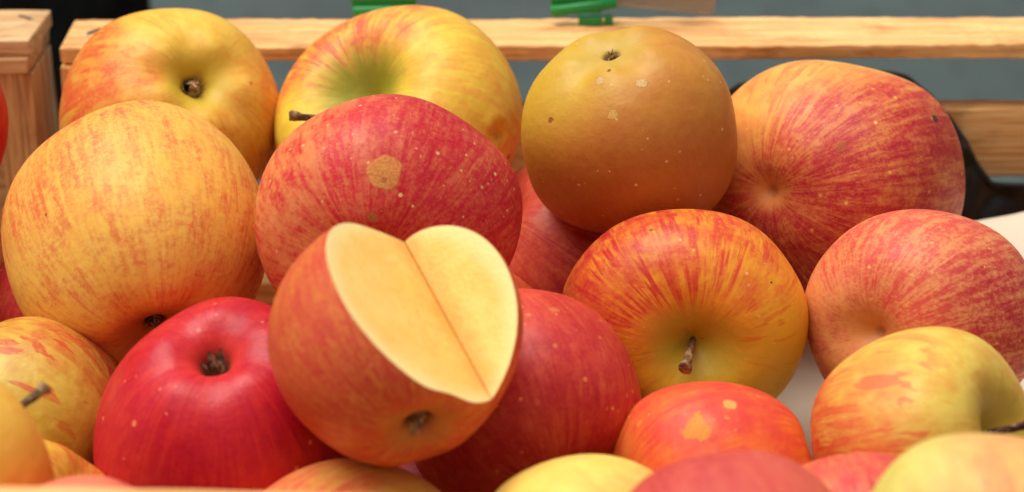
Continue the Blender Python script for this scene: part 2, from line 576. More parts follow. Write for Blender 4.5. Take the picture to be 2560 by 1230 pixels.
for j in range(NY + 1):
    for i in range(NX + 1):
        x = .030 + .235 * i / NX
        y = -.185 + (.315 + .0 * x) * j / NY
        r = sstep(.03, .10, x)
        z = .012 + r * (.010 + .022 * sstep(-.12, .05, y) + .026 * sstep(.06, .135, y)) + .30 * max(0, x - .174) * sstep(.0, .12, y)
        z += .0022 * mnoise.noise(Vector((x * 22, y * 22, 1.5))) + .0010 * mnoise.noise(Vector((x * 70, y * 50, 4.5)))
        vs.append((x, y, z))
for j in range(NY):
    for i in range(NX):
        a0 = j * (NX + 1) + i
        fs.append((a0, a0 + 1, a0 + NX + 2, a0 + NX + 1))
pp = link('paper_liner', mesh_from('paper_liner', vs, fs), PAPER)
sol = pp.modifiers.new('thickness', 'SOLIDIFY'); sol.thickness = .0004
tag(pp, 'off-white paper lining the crate beneath the apples, showing at the right', 'paper')

EDGE = [(0.06, 0.062), (0.0692, 0.0764), (0.0791, 0.1048), (0.0822, 0.1122), (0.087, 0.1165), (0.0923, 0.1172), (0.1031, 0.1214), (0.12, 0.1214), (0.1338, 0.1214), (0.1438, 0.1214), (0.1523, 0.1196), (0.1622, 0.1117), (0.1707, 0.1022), (0.1781, 0.0922), (0.183, 0.083), (0.1892, 0.0752), (0.1949, 0.0752), (0.2019, 0.0752), (0.26, 0.0752)]
vs, fs = [], []
NX, NZ = 90, 26


def edge_z(x):
    for (xa, za), (xb, zb) in zip(EDGE, EDGE[1:]):
        if x <= xb:
            return za + (zb - za) * (x - xa) / (xb - xa)
    return EDGE[-1][1]


for j in range(NZ + 1):
    for i in range(NX + 1):
        x = .060 + .200 * i / NX
        ze = edge_z(x)
        v = j / NZ
        z = .012 + (ze - .012) * v
        y = .1605 - .0015 * max(0, (v - .9) / .1) ** 2 - .0010 * abs(mnoise.noise(Vector((x * 40, z * 40, 2)))) - .006 * (1 - v)
        y -= .005 * math.exp(-((x - .195) / .02) ** 2 - ((z - .05) / .014) ** 2) + .0035 * abs(mnoise.noise(Vector((x * 75, z * 60, 8))))
        vs.append((x, y, z))
for j in range(NZ):
    for i in range(NX):
        a0 = j * (NX + 1) + i
        fs.append((a0, a0 + 1, a0 + NX + 2, a0 + NX + 1))
bs = link('black_plastic_sheet', mesh_from('black_plastic_sheet', vs, fs), BLACK_PLASTIC)
sol = bs.modifiers.new('thickness', 'SOLIDIFY'); sol.thickness = .0012; sol.offset = 1
tag(bs, 'black plastic sheet with curved edge behind the big red and peach apple', 'plastic sheet')

# ------------------------------------------------------------------ green clips and clear sign sleeve
def tube_mesh(name, p0, p1, r, n=20, cap=True):
    p0 = Vector(p0); p1 = Vector(p1)
    t = (p1 - p0).normalized(); u = t.orthogonal().normalized(); v = t.cross(u)
    vs, fs = [], []
    for p, rr in ((p0, r * .86), (p0 + t * r * .12, r), (p1 - t * r * .12, r), (p1, r * .86)):
        for k in range(n):
            a = 2 * math.pi * k / n
            vs.append(p + (u * math.cos(a) + v * math.sin(a)) * rr)
    for q in range(3):
        for k in range(n):
            fs.append((q * n + k, q * n + (k + 1) % n, (q + 1) * n + (k + 1) % n, (q + 1) * n + k))
    fs.append(tuple(range(n))[::-1]); fs.append(tuple(range(3 * n, 4 * n)))
    return mesh_from(name, vs, fs)


def clip(loc, label, tilt):
    e = empty('sign_clip', loc)
    tag(e, label, 'clip', 'green sign clips on the back rail')
    # local: x along the rail, origin on the rail's top near its back edge
    link('hinge_roll', tube_mesh('hinge_roll', (-.0130, 0, .0052), (.0130, 0, .0052 + tilt), .0023), GREEN, e)
    bd = board('clip_plate', e, (-.0140, .0024, .0155), (.0118, .0024, .0155 + tilt), .0022, .0180, GREEN, seg=2, jit=0, bev=.0004)
    board('jaw', e, (-.0020, .0012, .0017), (.0075, .0012, .0017), .0080, .0030, GREEN, seg=2, jit=0, bev=.0004)
    board('spring_lug', e, (.0082, -.0004, .0021), (.0116, -.0004, .0021), .0040, .0032, GREEN, seg=2, jit=0, bev=.0004)
    board('rear_jaw', e, (-.0020, .0130, -.0060), (.0075, .0130, -.0060), .0030, .0200, GREEN, seg=2, jit=0, bev=.0004)
    return e


clip((.0285, .1930, .1288), 'green plastic clip holding the clear sleeve on the back rail', .0035)
clip((-.0500, .1930, .1288), 'green plastic clip peeking over the yellow green apple', .0006)

w = NB('clear_plastic')
tc = w.n('ShaderNodeTexCoord').outputs['Object']
nz = w.noise(tc, 60, 3)[0]
tr = w.n('ShaderNodeBsdfTransparent'); tr.inputs[0].default_value = (.86, .84, .80, 1)
df = w.n('ShaderNodeBsdfPrincipled'); df.inputs['Base Color'].default_value = lin((186, 168, 146)); w.put(df.inputs['Roughness'], w.mapr(nz, .3, .7, .2, .4))
ms = w.n('ShaderNodeMixShader'); w.put(ms.inputs[0], w.mapr(nz, .3, .7, .42, .50)); w.t.links.new(tr.outputs[0], ms.inputs[1]); w.t.links.new(df.outputs[0], ms.inputs[2])
w.t.links.new(ms.outputs[0], w.out.inputs['Surface'])
SLEEVE = w.mat
bm = bmesh.new()
pr = [(-.012, .0082), (.0385, .0030), (.0400, .0040), (.0415, .0750), (-.009, .0790)]
fv = [bm.verts.new((x, -.0006, z)) for x, z in pr]
bv = [bm.verts.new((x, .0006, z)) for x, z in pr]
bm.faces.new(fv); bm.faces.new(bv[::-1])
for i in range(len(pr)):
    j = (i + 1) % len(pr)
    bm.faces.new((fv[j], fv[i], bv[i], bv[j]))
m = bpy.data.meshes.new('sign_sleeve'); bm.to_mesh(m); bm.free()
sl = link('sign_sleeve', m, SLEEVE)
sl.location = (.0410, .1972, .1288)
tag(sl, 'clear plastic sign sleeve held by the green clip above the back rail', 'sign sleeve')
bmr = board('sleeve_edge', sl, (-.011, -.0002, .0080), (.0385, -.0002, .0030), .0022, .0010, SLEEVE, seg=4, jit=0, bev=.0002)

# ------------------------------------------------------------------ apples
# positions, axes and skin of every apple (world metres; local +z is the stem end)
# <apples>
APPLES = [
  {'label': 'yellow apple with open calyx facing out, furthest left against the back rail', 'h': 0.9, 'g1': (240, 200, 80), 'g2': (230, 188, 64), 'b': (222, 98, 48), 'dp': (224, 116, 50), 'e': (0.05, 0.85), 'bmin': 0.1, 'e2': (0.05, 0.9), 'stk': 0.7, 'fl': 0.6, 'mott': 0.4, 'len': 0.15, 'cav': None, 'calcol': (205, 175, 50), 'rough': 0.42, 'calyx': 1.7, 'pit': 1.5, 'cal_d': 0.3, 'cal_w': 0.26, 'rib': 0.035, 'key': 'A1', 'c': (-0.1262, 0.1253, 0.1165), 'R': 0.04097, 'Q': [(0.8707, -0.2141, -0.4428), (0.1447, -0.7489, 0.6467), (-0.4701, -0.6271, -0.6211)], 'sq': ((-0.3812, -0.8511, -0.3611), 0.97), 'bd': (-0.9227, 0.3748, 0.0907), 'bd2': (0.9577, -0.0095, -0.2875), 'scars': [((-0.1069, 0.6517, -0.7509), 0.05, (205, 130, 45), 0.6, 0.6), ((0.4904, -0.2121, -0.8453), 0.025, (150, 90, 40), 0.5, 0.6), ((-0.2179, 0.5832, -0.7825), 0.04, (200, 150, 50), 0.6, 0.5)]},
  {'label': 'large orange yellow apple at the left, calyx tucked underneath', 'lump': 0.011, 'spk': 0.2, 'e_': 0.87, 'h': 1.08, 'cal_d': 0.3, 'g1': (247, 194, 82), 'g2': (244, 198, 90), 'b': (226, 112, 58), 'dp': (214, 92, 62), 'e': (0.1, 1.15), 'bmin': 0.4, 'e2': (0.4, 1.1), 'stk': 0.5, 'fl': 0.55, 'mott': 0.75, 'len': 0.0, 'cav': None, 'calcol': (205, 120, 40), 'rough': 0.45, 'calyx': 1, 'key': 'A2', 'c': (-0.1233, 0.0287, 0.1055), 'R': 0.04314, 'Q': [(0.9601, 0.0996, -0.2613), (0.2005, 0.406, 0.8916), (0.1949, -0.9084, 0.3699)], 'sq': ((0.2596, -0.6651, 0.7001), 1.0), 'bd': (-0.5672, -0.6695, 0.4795), 'bd2': (0.9159, 0.3769, -0.1383), 'scars': [((-0.5537, -0.8002, -0.2306), 0.014, (120, 60, 30), 0.4, 0.9)]},
  {'label': 'yellow green apple with deep green stem hollow and stem, behind the red apple', 'h': 0.9, 'st_d': 0.5, 'st_w': 0.4, 'g1': (240, 212, 72), 'g2': (232, 198, 60), 'b': (220, 100, 62), 'dp': (230, 142, 62), 'e': (0.3, 0.85), 'bmin': 0.07, 'e2': (-0.1, 1.0), 'stk': 0.8, 'fl': 0.45, 'mott': 0.4, 'len': 0.05, 'cav': (140, 138, 36), 'cavw': 0.14, 'rough': 0.4, 'stem_r': (0.02, 0.033), 'key': 'A3', 'c': (-0.0411, 0.1207, 0.1132), 'R': 0.04614, 'Q': [(0.6688, -0.6015, -0.4369), (0.3206, 0.7636, -0.5605), (0.6708, 0.2348, 0.7035)], 'sq': ((0.7428, 0.4874, 0.459), 0.98), 'bd': (0.3419, 0.8171, 0.4642), 'bd2': (0.647, -0.6987, -0.3052), 'scars': [((0.4036, -0.084, 0.9111), 0.045, (205, 170, 60), 0.7, 0.5), ((0.4248, -0.2726, 0.8633), 0.05, (205, 165, 60), 0.7, 0.4), ((0.4125, -0.9088, 0.0622), 0.06, (190, 140, 50), 0.8, 0.5), ((0.3728, -0.9027, -0.2147), 0.035, (120, 90, 40), 0.5, 0.7)], 'dents': [((0.4443, -0.8905, 0.0982), 0.035, 0.08)], 'stem': [(-0.0635, 0.0083, 0.4861), (-0.3671, -0.1683, 0.7729), (-0.5324, -0.0318, 1.048)]},
  {'label': 'red apple with a round tan scar, right behind the heart-cut apple', 'h': 0.9, 'dmin': 0.6, 'spk': 0.2, 'st_d': 0.2, 'st_w': 0.22, 'g1': (230, 148, 86), 'g2': (226, 140, 78), 'b': (208, 36, 48), 'dp': (188, 16, 40), 'e': (-0.55, 0.35), 'bmin': 0.48, 'e2': (-0.25, 0.35), 'stk': 0.55, 'fl': 0.8, 'mott': 0.6, 'len': 0.8, 'cav': (178, 105, 52), 'cavw': 0.06, 'rough': 0.42, 'key': 'A4', 'c': (-0.04, 0.0101, 0.1232), 'R': 0.04111, 'Q': [(0.9831, -0.1707, -0.066), (-0.0699, -0.017, -0.9974), (0.1692, 0.9852, -0.0287)], 'sq': ((0.1287, 0.8984, -0.4198), 0.965), 'bd': (0.9421, 0.2578, 0.2144), 'bd2': (0.9609, -0.1522, 0.2315), 'scars': [((0.2079, 0.6888, 0.6945), 0.135, (222, 148, 76), 0.45, 1.0), ((0.2045, 0.6471, 0.7345), 0.03, (180, 105, 50), 0.5, 0.8), ((0.0767, 0.4131, 0.9075), 0.05, (178, 125, 52), 0.8, 0.8)]},
  {'label': 'smooth brownish ochre russet apple with small corky spots on its shoulder', 'lump': 0.012, 'rib': 0.035, 'h': 0.97, 'e_': 0.84, 'sep_out': 0.0, 'taper': 0.06, 'cal_d': 0.16, 'cal_w': 0.34, 'g1': (200, 134, 50), 'g2': (194, 124, 46), 'b': (178, 98, 38), 'dp': (184, 84, 34), 'e': (-0.2, 1.0), 'bmin': 0.05, 'e2': (1.2, 1.3), 'g3': (206, 166, 48), 'stk': 0.15, 'fl': 0.2, 'mott': 0.2, 'len': 0.4, 'spk': 0.2, 'cav': None, 'calcol': (196, 160, 70), 'rough': 0.4, 'calyx': 1.0, 'pit': 0.9, 'key': 'A5', 'c': (0.0404, 0.0649, 0.1323), 'R': 0.03633, 'Q': [(0.9172, -0.31, 0.2502), (-0.3543, -0.922, 0.1564), (0.1822, -0.232, -0.9555)], 'sq': ((0.0415, -0.5436, -0.8383), 1.0), 'bd': (0.2422, 0.7521, 0.6129), 'bd2': (-0.8436, 0.1699, -0.5093), 'gd': (-0.5971, 0.0211, -0.8019), 'scars': [((0.0402, 0.5002, -0.865), 0.045, (222, 186, 126), 0.6, 1.0), ((0.113, 0.3927, -0.9127), 0.022, (120, 80, 40), 0.5, 0.9), ((0.4216, 0.4578, -0.7827), 0.052, (222, 182, 120), 0.5, 1.0), ((0.1932, 0.7494, -0.6333), 0.045, (216, 172, 84), 0.5, 1.0), ((-0.4381, 0.6873, -0.5794), 0.03, (150, 88, 34), 0.6, 0.9), ((-0.7089, 0.1189, -0.6952), 0.02, (230, 180, 70), 0.4, 0.5)]},
  {'label': 'big red and peach apple in front of the black plastic sheet', 'h': 0.94, 'spk': 0.2, 'st_d': 0.12, 'st_w': 0.15, 'dmin': 0.4, 'g1': (240, 178, 84), 'g2': (236, 160, 76), 'b': (208, 66, 54), 'dp': (172, 28, 42), 'e': (-0.5, 0.2), 'bmin': 0.12, 'e2': (-0.25, 0.5), 'stk': 0.6, 'fl': 0.7, 'mott': 0.55, 'len': 0.5, 'lencol': (232, 180, 80), 'cav': (226, 140, 72), 'cavw': 0.05, 'rough': 0.42, 'key': 'A6', 'c': (0.1146, 0.0899, 0.1029), 'R': 0.04757, 'Q': [(0.7678, -0.1373, -0.6258), (-0.5426, 0.3799, -0.7492), (0.3406, 0.9148, 0.2172)], 'sq': ((0.1059, 0.9911, -0.0802), 0.94), 'bd': (0.7011, -0.6517, 0.2893), 'bd2': (0.7491, -0.6256, 0.2181), 'scars': [((0.9237, 0.3802, 0.046), 0.035, (70, 60, 40), 0.6, 1.0), ((0.5676, 0.2706, 0.7776), 0.05, (160, 110, 60), 0.9, 0.5)]},
  {'label': 'yellow apple with red streaks and stem pointing at the viewer', 'h': 0.88, 'st_d': 0.4, 'st_w': 0.3, 'g1': (240, 178, 46), 'g2': (236, 168, 50), 'b': (210, 66, 38), 'dp': (182, 30, 36), 'e': (-0.25, 0.75), 'bmin': 0.0, 'e2': (0.2, 0.8), 'stk': 0.78, 'fl': 0.9, 'mott': 0.3, 'len': 0.25, 'g3': (212, 180, 52), 'cav': (182, 162, 48), 'cavw': 0.16, 'rough': 0.38, 'stem_r': (0.028, 0.043), 'key': 'A7', 'c': (0.0564, 0.0078, 0.0886), 'R': 0.03977, 'Q': [(0.9767, -0.2135, 0.0205), (0.0449, 0.1101, -0.9929), (0.2097, 0.9707, 0.1171)], 'sq': ((0.211, 0.9202, -0.3296), 0.91), 'bd': (-0.0149, 0.9992, -0.0361), 'bd2': (-0.7602, 0.6427, -0.0949), 'gd': (0.135, -0.7867, 0.6023), 'scars': [((0.7077, 0.3917, 0.5879), 0.01, (30, 20, 15), 0.2, 1.0), ((0.0393, -0.0656, 0.9971), 0.016, (40, 40, 15), 0.4, 1.0), ((0.1383, -0.0244, 0.9901), 0.012, (90, 80, 30), 0.4, 0.9), ((-0.1133, 0.9387, 0.3256), 0.02, (140, 80, 50), 0.6, 0.8)], 'stem': [(0.0153, -0.0102, 0.4516), (-0.0252, -0.0166, 0.6657), (-0.1171, -0.0688, 0.9162)]},
  {'label': 'rosy mottled apple with a stemless hollow at the right edge', 'h': 0.92, 'spk': 0.25, 'st_d': 0.24, 'st_w': 0.2, 'dmin': 0.35, 'g1': (228, 160, 92), 'g2': (224, 150, 96), 'b': (208, 74, 62), 'dp': (172, 30, 46), 'e': (-0.6, 0.5), 'bmin': 0.35, 'e2': (0.35, 0.85), 'stk': 0.55, 'fl': 0.5, 'mott': 0.85, 'len': 0.6, 'lencol': (228, 170, 100), 'cav': (222, 150, 88), 'cavw': 0.09, 'rough': 0.42, 'key': 'A8', 'c': (0.1323, 0.0011, 0.0927), 'R': 0.03854, 'Q': [(0.7343, -0.1733, -0.6563), (-0.5846, 0.3301, -0.7412), (0.345, 0.9279, 0.1411)], 'sq': ((0.0603, 0.9778, -0.2004), 0.88), 'bd': (0.8116, 0.5815, -0.0561), 'bd2': (0.9579, -0.2825, -0.0511), 'scars': [((0.7514, 0.5001, -0.4306), 0.03, (190, 120, 60), 0.6, 0.6)]},
  {'label': 'yellow apple with peach blotches and a stem hollow turned right', 'h': 0.92, 'st_d': 0.45, 'st_w': 0.34, 'g1': (222, 196, 88), 'g2': (214, 180, 72), 'b': (216, 110, 60), 'dp': (196, 44, 32), 'e': (0.1, 0.9), 'bmin': 0.2, 'e2': (0.35, 0.85), 'stk': 0.75, 'fl': 1.2, 'flk': (4, 4), 'mott': 0.2, 'len': 0.05, 'cav': (176, 150, 50), 'cavw': 0.2, 'rough': 0.42, 'stem_r': (0.028, 0.04), 'stemcol': (70, 32, 34), 'key': 'A9', 'c': (0.1205, -0.0671, 0.0862), 'R': 0.0351, 'Q': [(0.5027, -0.432, 0.7488), (0.8445, 0.0606, -0.5321), (0.1845, 0.8998, 0.3953)], 'sq': ((0.5804, 0.8082, 0.1), 0.92), 'bd': (-0.8675, 0.2675, -0.4194), 'bd2': (-0.4997, 0.0387, -0.8654), 'scars': [], 'stem': [(0.0014, -0.0015, 0.6033), (-0.0451, 0.0206, 0.7948), (-0.0207, 0.0601, 1.0338)]},
  {'label': 'out-of-focus pale yellow apple in the bottom right corner', 'h': 0.92, 'g1': (214, 208, 112), 'g2': (206, 196, 96), 'b': (236, 168, 104), 'dp': (226, 140, 92), 'e': (-0.15, 0.75), 'bmin': 0.02, 'e2': (0.3, 1.1), 'stk': 0.6, 'fl': 0.6, 'mott': 0.2, 'len': 0, 'cav': None, 'rough': 0.45, 'key': 'A10', 'c': (0.1156, -0.1632, 0.1049), 'R': 0.03314, 'Q': [(0.9328, -0.3423, 0.1124), (0.0737, -0.1241, -0.9895), (0.3527, 0.9314, -0.0905)], 'sq': ((0.3676, 0.7099, -0.6007), 1.0), 'bd': (0.814, 0.3386, 0.4719), 'bd2': (0.7025, 0.6647, 0.2543), 'scars': []},
  {'label': 'small rosy red apple wedged between the front apples at the right', 'h': 0.92, 'g1': (228, 150, 80), 'g2': (222, 130, 76), 'b': (212, 76, 68), 'dp': (180, 36, 50), 'e': (-0.8, 0.3), 'bmin': 0.4, 'e2': (0.4, 0.9), 'stk': 0.5, 'fl': 0.6, 'mott': 0.4, 'len': 0.1, 'cav': None, 'rough': 0.42, 'key': 'A11', 'c': (0.0934, -0.118, 0.0789), 'R': 0.02965, 'Q': [(0.9494, -0.3078, 0.0633), (0.0292, -0.1141, -0.993), (0.3128, 0.9446, -0.0993)], 'sq': ((0.3026, 0.731, -0.6116), 0.95), 'bd': (-0.0187, 0.9981, 0.0585), 'bd2': (0.6571, 0.5221, 0.5436), 'scars': []},
  {'label': 'out-of-focus pinkish red apple at the bottom edge, front row', 'h': 0.94, 'g1': (216, 110, 80), 'g2': (212, 98, 74), 'b': (200, 78, 66), 'dp': (182, 56, 58), 'e': (-0.8, 0.4), 'bmin': 0.5, 'e2': (0.3, 0.9), 'stk': 0.5, 'fl': 0.5, 'mott': 0.3, 'len': 0, 'cav': None, 'rough': 0.46, 'key': 'A12', 'c': (0.0539, -0.1651, 0.0983), 'R': 0.03459, 'Q': [(0.9342, -0.2851, 0.2146), (0.1705, -0.1716, -0.9703), (0.3134, 0.943, -0.1117)], 'sq': ((0.3714, 0.6891, -0.6222), 1.0), 'bd': (-0.0515, 0.96, -0.2753), 'bd2': (-0.5258, 0.8334, -0.1704), 'scars': []},
  {'label': 'out-of-focus yellow apple in the front row, right of the bare rail', 'h': 0.94, 'g1': (240, 208, 104), 'g2': (234, 196, 92), 'b': (232, 138, 84), 'dp': (222, 110, 76), 'e': (0.2, 0.95), 'bmin': 0.02, 'e2': (0.5, 1), 'stk': 0.8, 'fl': 0.3, 'mott': 0.2, 'len': 0, 'cav': None, 'rough': 0.45, 'key': 'A13', 'c': (0.0187, -0.1195, 0.0728), 'R': 0.03461, 'Q': [(0.6828, -0.2563, 0.6841), (0.5622, -0.4136, -0.7161), (0.4665, 0.8736, -0.1383)], 'sq': ((0.701, 0.506, -0.5025), 1.0), 'bd': (0.3462, 0.2104, 0.9143), 'bd2': (0.4156, -0.3801, 0.8263), 'scars': []},
  {'label': 'out-of-focus yellow apple with reddish top below the heart-cut apple', 'h': 0.94, 'g1': (240, 200, 90), 'g2': (236, 188, 82), 'b': (222, 100, 66), 'dp': (212, 80, 60), 'e': (0.3, 1.1), 'bmin': 0.0, 'e2': (0.5, 1), 'stk': 0.7, 'fl': 0.7, 'mott': 0.3, 'len': 0, 'cav': None, 'rough': 0.45, 'key': 'A14', 'c': (-0.0446, -0.1051, 0.0582), 'R': 0.0378, 'Q': [(0.7309, -0.1825, -0.6576), (-0.6688, 0.0006, -0.7435), (0.136, 0.9832, -0.1216)], 'sq': ((-0.2635, 0.8234, -0.5025), 1.0), 'bd': (-0.4328, 0.8978, 0.0816), 'bd2': (0.5601, 0.059, -0.8263), 'scars': []},
  {'label': 'orange red apple with a star-shaped tan scar', 'h': 0.95, 'g1': (244, 148, 54), 'g2': (238, 128, 48), 'b': (232, 90, 46), 'dp': (206, 52, 56), 'e': (-0.3, 0.8), 'bmin': 0.3, 'e2': (0.3, 1.0), 'stk': 0.6, 'fl': 0.3, 'mott': 0.25, 'len': 0.3, 'cav': None, 'rough': 0.4, 'key': 'A15', 'c': (0.0601, -0.0643, 0.0674), 'R': 0.03378, 'Q': [(0.2923, -0.2117, -0.9326), (-0.9252, 0.1842, -0.3318), (0.242, 0.9598, -0.142)], 'sq': ((-0.2594, 0.9175, -0.3015), 0.98), 'bd': (0.5337, 0.8061, -0.2556), 'bd2': (0.2324, 0.9725, 0.0166), 'scars': [((0.594, 0.7658, 0.2464), 0.135, (224, 160, 66), 0.85, 0.85), ((0.482, 0.8676, -0.1219), 0.058, (228, 168, 92), 0.4, 1.0), ((0.598, 0.8009, -0.0317), 0.025, (220, 140, 66), 0.5, 0.9), ((0.4813, 0.8619, 0.1593), 0.022, (214, 140, 60), 0.5, 0.9), ((0.1167, 0.8148, 0.5678), 0.04, (236, 150, 60), 0.5, 0.7)]},
  {'label': 'dotted red apple leaning under the heart-cut apple on its right', 'h': 0.94, 'g1': (218, 120, 66), 'g2': (214, 100, 60), 'b': (206, 54, 52), 'dp': (172, 24, 34), 'e': (-0.9, 0.0), 'bmin': 0.6, 'e2': (-0.3, 0.8), 'stk': 0.4, 'fl': 0.4, 'mott': 0.35, 'len': 1.0, 'lencol': (226, 140, 76), 'lens': 7.5, 'spk': 0.25, 'cav': None, 'rough': 0.4, 'key': 'A16', 'c': (0.0027, -0.039, 0.0837), 'R': 0.03615, 'Q': [(0.9249, -0.2309, 0.3022), (0.0917, -0.6359, -0.7663), (0.3691, 0.7364, -0.567)], 'sq': ((0.3688, 0.3479, -0.8619), 1.0), 'bd': (0.5269, 0.8466, 0.0752), 'bd2': (0.4554, 0.4597, 0.7624), 'scars': [((0.7298, -0.0567, 0.6814), 0.15, (176, 112, 44), 0.4, 0.9), ((0.5925, 0.7339, -0.3321), 0.05, (226, 128, 74), 0.9, 0.6), ((0.2017, 0.8669, 0.4558), 0.035, (220, 120, 70), 0.8, 0.5)]},
  {'label': 'glossy crimson apple with dark open calyx, lower left', 'h': 1.02, 'taper': 0.13, 'cal_d': 0.3, 'cal_w': 0.26, 'rib': 0.022, 'g1': (222, 62, 46), 'g2': (214, 52, 42), 'b': (186, 16, 42), 'dp': (150, 6, 30), 'e': (-0.6, 0.4), 'bmin': 0.45, 'e2': (0.25, 0.85), 'stk': 0.5, 'fl': 0.5, 'mott': 0.3, 'len': 0.75, 'lencol': (226, 120, 90), 'lens': 7, 'cav': None, 'calcol': (216, 64, 56), 'calw': 0.1, 'rough': 0.35, 'calyx': 1.3, 'pit': 1.8, 'calycol': (120, 94, 66), 'key': 'A17', 'c': (-0.0871, -0.0486, 0.0773), 'R': 0.04052, 'Q': [(0.9805, -0.1958, -0.0138), (-0.1803, -0.9262, 0.3312), (-0.0777, -0.3223, -0.9434)], 'sq': ((-0.1675, -0.7292, -0.6635), 1.0), 'bd': (-0.5137, 0.2015, -0.834), 'bd2': (0.8899, -0.4134, -0.1928), 'scars': []},
  {'label': 'apple with a wedge cut out showing a heart of cream flesh', 'h': 1.02, 'taper': 0.1, 'st_d': 0.36, 'st_w': 0.4, 'g1': (222, 138, 60), 'g2': (216, 122, 56), 'b': (208, 78, 60), 'dp': (200, 66, 46), 'e': (-0.3, 0.9), 'bmin': 0.62, 'e2': (0.3, 1.0), 'stk': 0.55, 'fl': 0.8, 'mott': 0.85, 'spk': 0.2, 'len': 0.05, 'cav': (190, 150, 60), 'cavw': 0.2, 'calcol': (190, 124, 60), 'rough': 0.33, 'calyx': 1.3, 'pit': 1.5, 'key': 'A18', 'c': (-0.0318, -0.0853, 0.1274), 'R': 0.03538, 'Q': [(0.9527, 0.19, -0.2372), (0.1374, 0.4271, 0.8937), (0.2711, -0.884, 0.3808)], 'sq': ((0.3016, -0.5999, 0.741), 1.0), 'bd': (-0.6827, -0.6756, 0.2782), 'bd2': (-0.3114, -0.3723, -0.8743), 'scars': [], 'cut': [(0.2489, -0.2029, 0.9489), (0.5751, 0.0845, -0.8134), (-0.0557, -0.7168, -0.6926), (0.9398, -0.3209, 0.3024)]},
  {'label': 'olive yellow apple flecked with red, under the large orange yellow apple', 'h': 0.94, 'g1': (212, 186, 74), 'g2': (202, 168, 62), 'b': (200, 84, 46), 'dp': (176, 50, 36), 'e': (0.4, 1.3), 'bmin': 0.03, 'e2': (0.4, 1.0), 'stk': 0.8, 'fl': 1.3, 'flk': (6, 6), 'mott': 0.4, 'len': 0.1, 'cav': None, 'rough': 0.33, 'key': 'A19', 'c': (-0.1519, -0.0258, 0.0676), 'R': 0.03344, 'Q': [(0.4667, -0.0101, -0.8844), (0.5291, 0.8044, 0.2701), (0.7087, -0.5939, 0.3808)], 'sq': ((0.8667, -0.1347, 0.4804), 1.0), 'bd': (0.9573, -0.2651, 0.1149), 'bd2': (0.8823, 0.1076, -0.4583), 'scars': []},
  {'label': 'golden yellow apple with red flecks, mostly hidden at the lower left', 'h': 0.94, 'g1': (220, 182, 62), 'g2': (214, 168, 56), 'b': (206, 88, 44), 'dp': (196, 70, 40), 'e': (0.75, 1.6), 'bmin': 0.02, 'e2': (0.6, 1.0), 'stk': 0.8, 'fl': 1.0, 'flk': (5, 6), 'mott': 0.4, 'len': 0.1, 'cav': None, 'rough': 0.4, 'key': 'A20', 'c': (-0.1404, -0.0885, 0.0621), 'R': 0.03223, 'Q': [(0.7081, 0.102, -0.6987), (0.0251, -0.9925, -0.1194), (-0.7056, 0.067, -0.7054)], 'sq': ((-0.6086, -0.4696, -0.6396), 1.0), 'bd': (-0.2491, -0.2686, -0.9305), 'bd2': (0.3221, -0.3456, -0.8814), 'scars': []},
  {'label': 'smooth orange yellow apple with stem at the far lower left edge', 'h': 0.94, 'g1': (244, 194, 80), 'g2': (242, 188, 72), 'b': (226, 136, 54), 'dp': (216, 110, 50), 'e': (0.1, 1.2), 'bmin': 0.1, 'e2': (0.6, 1.0), 'stk': 0.4, 'fl': 0.15, 'mott': 0.2, 'len': 0, 'cav': None, 'rough': 0.42, 'stem_r': (0.03, 0.05), 'stemcol': (92, 66, 44), 'key': 'A21', 'c': (-0.1532, -0.1265, 0.107), 'R': 0.03232, 'Q': [(0.7996, 0.0625, 0.5973), (-0.5936, 0.233, 0.7703), (-0.0911, -0.9705, 0.2234)], 'sq': ((-0.3984, -0.726, 0.5605), 1.0), 'bd': (0.9428, 0.3307, -0.0427), 'bd2': (0.7267, 0.4425, 0.5254), 'scars': [], 'stem': [(-0.0075, 0.0049, 0.5719), (0.0501, -0.0853, 0.9955), (0.1285, -0.1423, 1.2361)]},
  {'label': 'dark red apple in shade behind the large orange yellow apple', 'h': 0.94, 'g1': (206, 110, 60), 'g2': (200, 80, 56), 'b': (176, 34, 44), 'dp': (140, 16, 34), 'e': (-0.8, 0.1), 'bmin': 0.5, 'e2': (0.1, 0.9), 'stk': 0.4, 'fl': 0.4, 'mott': 0.4, 'len': 0.2, 'cav': None, 'rough': 0.4, 'key': 'A22', 'c': (-0.1569, 0.0707, 0.0589), 'R': 0.03225, 'Q': [(0.9924, 0.0859, 0.0886), (0.0694, -0.9822, 0.1745), (0.1021, -0.167, -0.9807)], 'sq': ((0.1154, -0.579, -0.8071), 1.0), 'bd': (-0.2226, 0.1852, -0.9572), 'bd2': (0.8135, 0.2895, -0.5044), 'scars': []},
  {'label': 'peach pink apple just showing at the bottom edge, lower left', 'h': 0.94, 'g1': (236, 150, 96), 'g2': (230, 140, 90), 'b': (230, 118, 92), 'dp': (220, 100, 84), 'e': (-0.5, 0.6), 'bmin': 0.4, 'e2': (0.1, 0.9), 'stk': 0.3, 'fl': 0.2, 'mott': 0.2, 'len': 0, 'cav': None, 'rough': 0.44, 'key': 'A23', 'c': (-0.1061, -0.1582, 0.092), 'R': 0.03016, 'Q': [(0.7201, 0.0752, -0.6898), (-0.009, -0.993, -0.1176), (-0.6938, 0.0909, -0.7144)], 'sq': ((-0.6086, -0.4696, -0.6396), 1.0), 'bd': (-0.6497, -0.1323, -0.7486), 'bd2': (0.1523, 0.3511, -0.9239), 'scars': []},
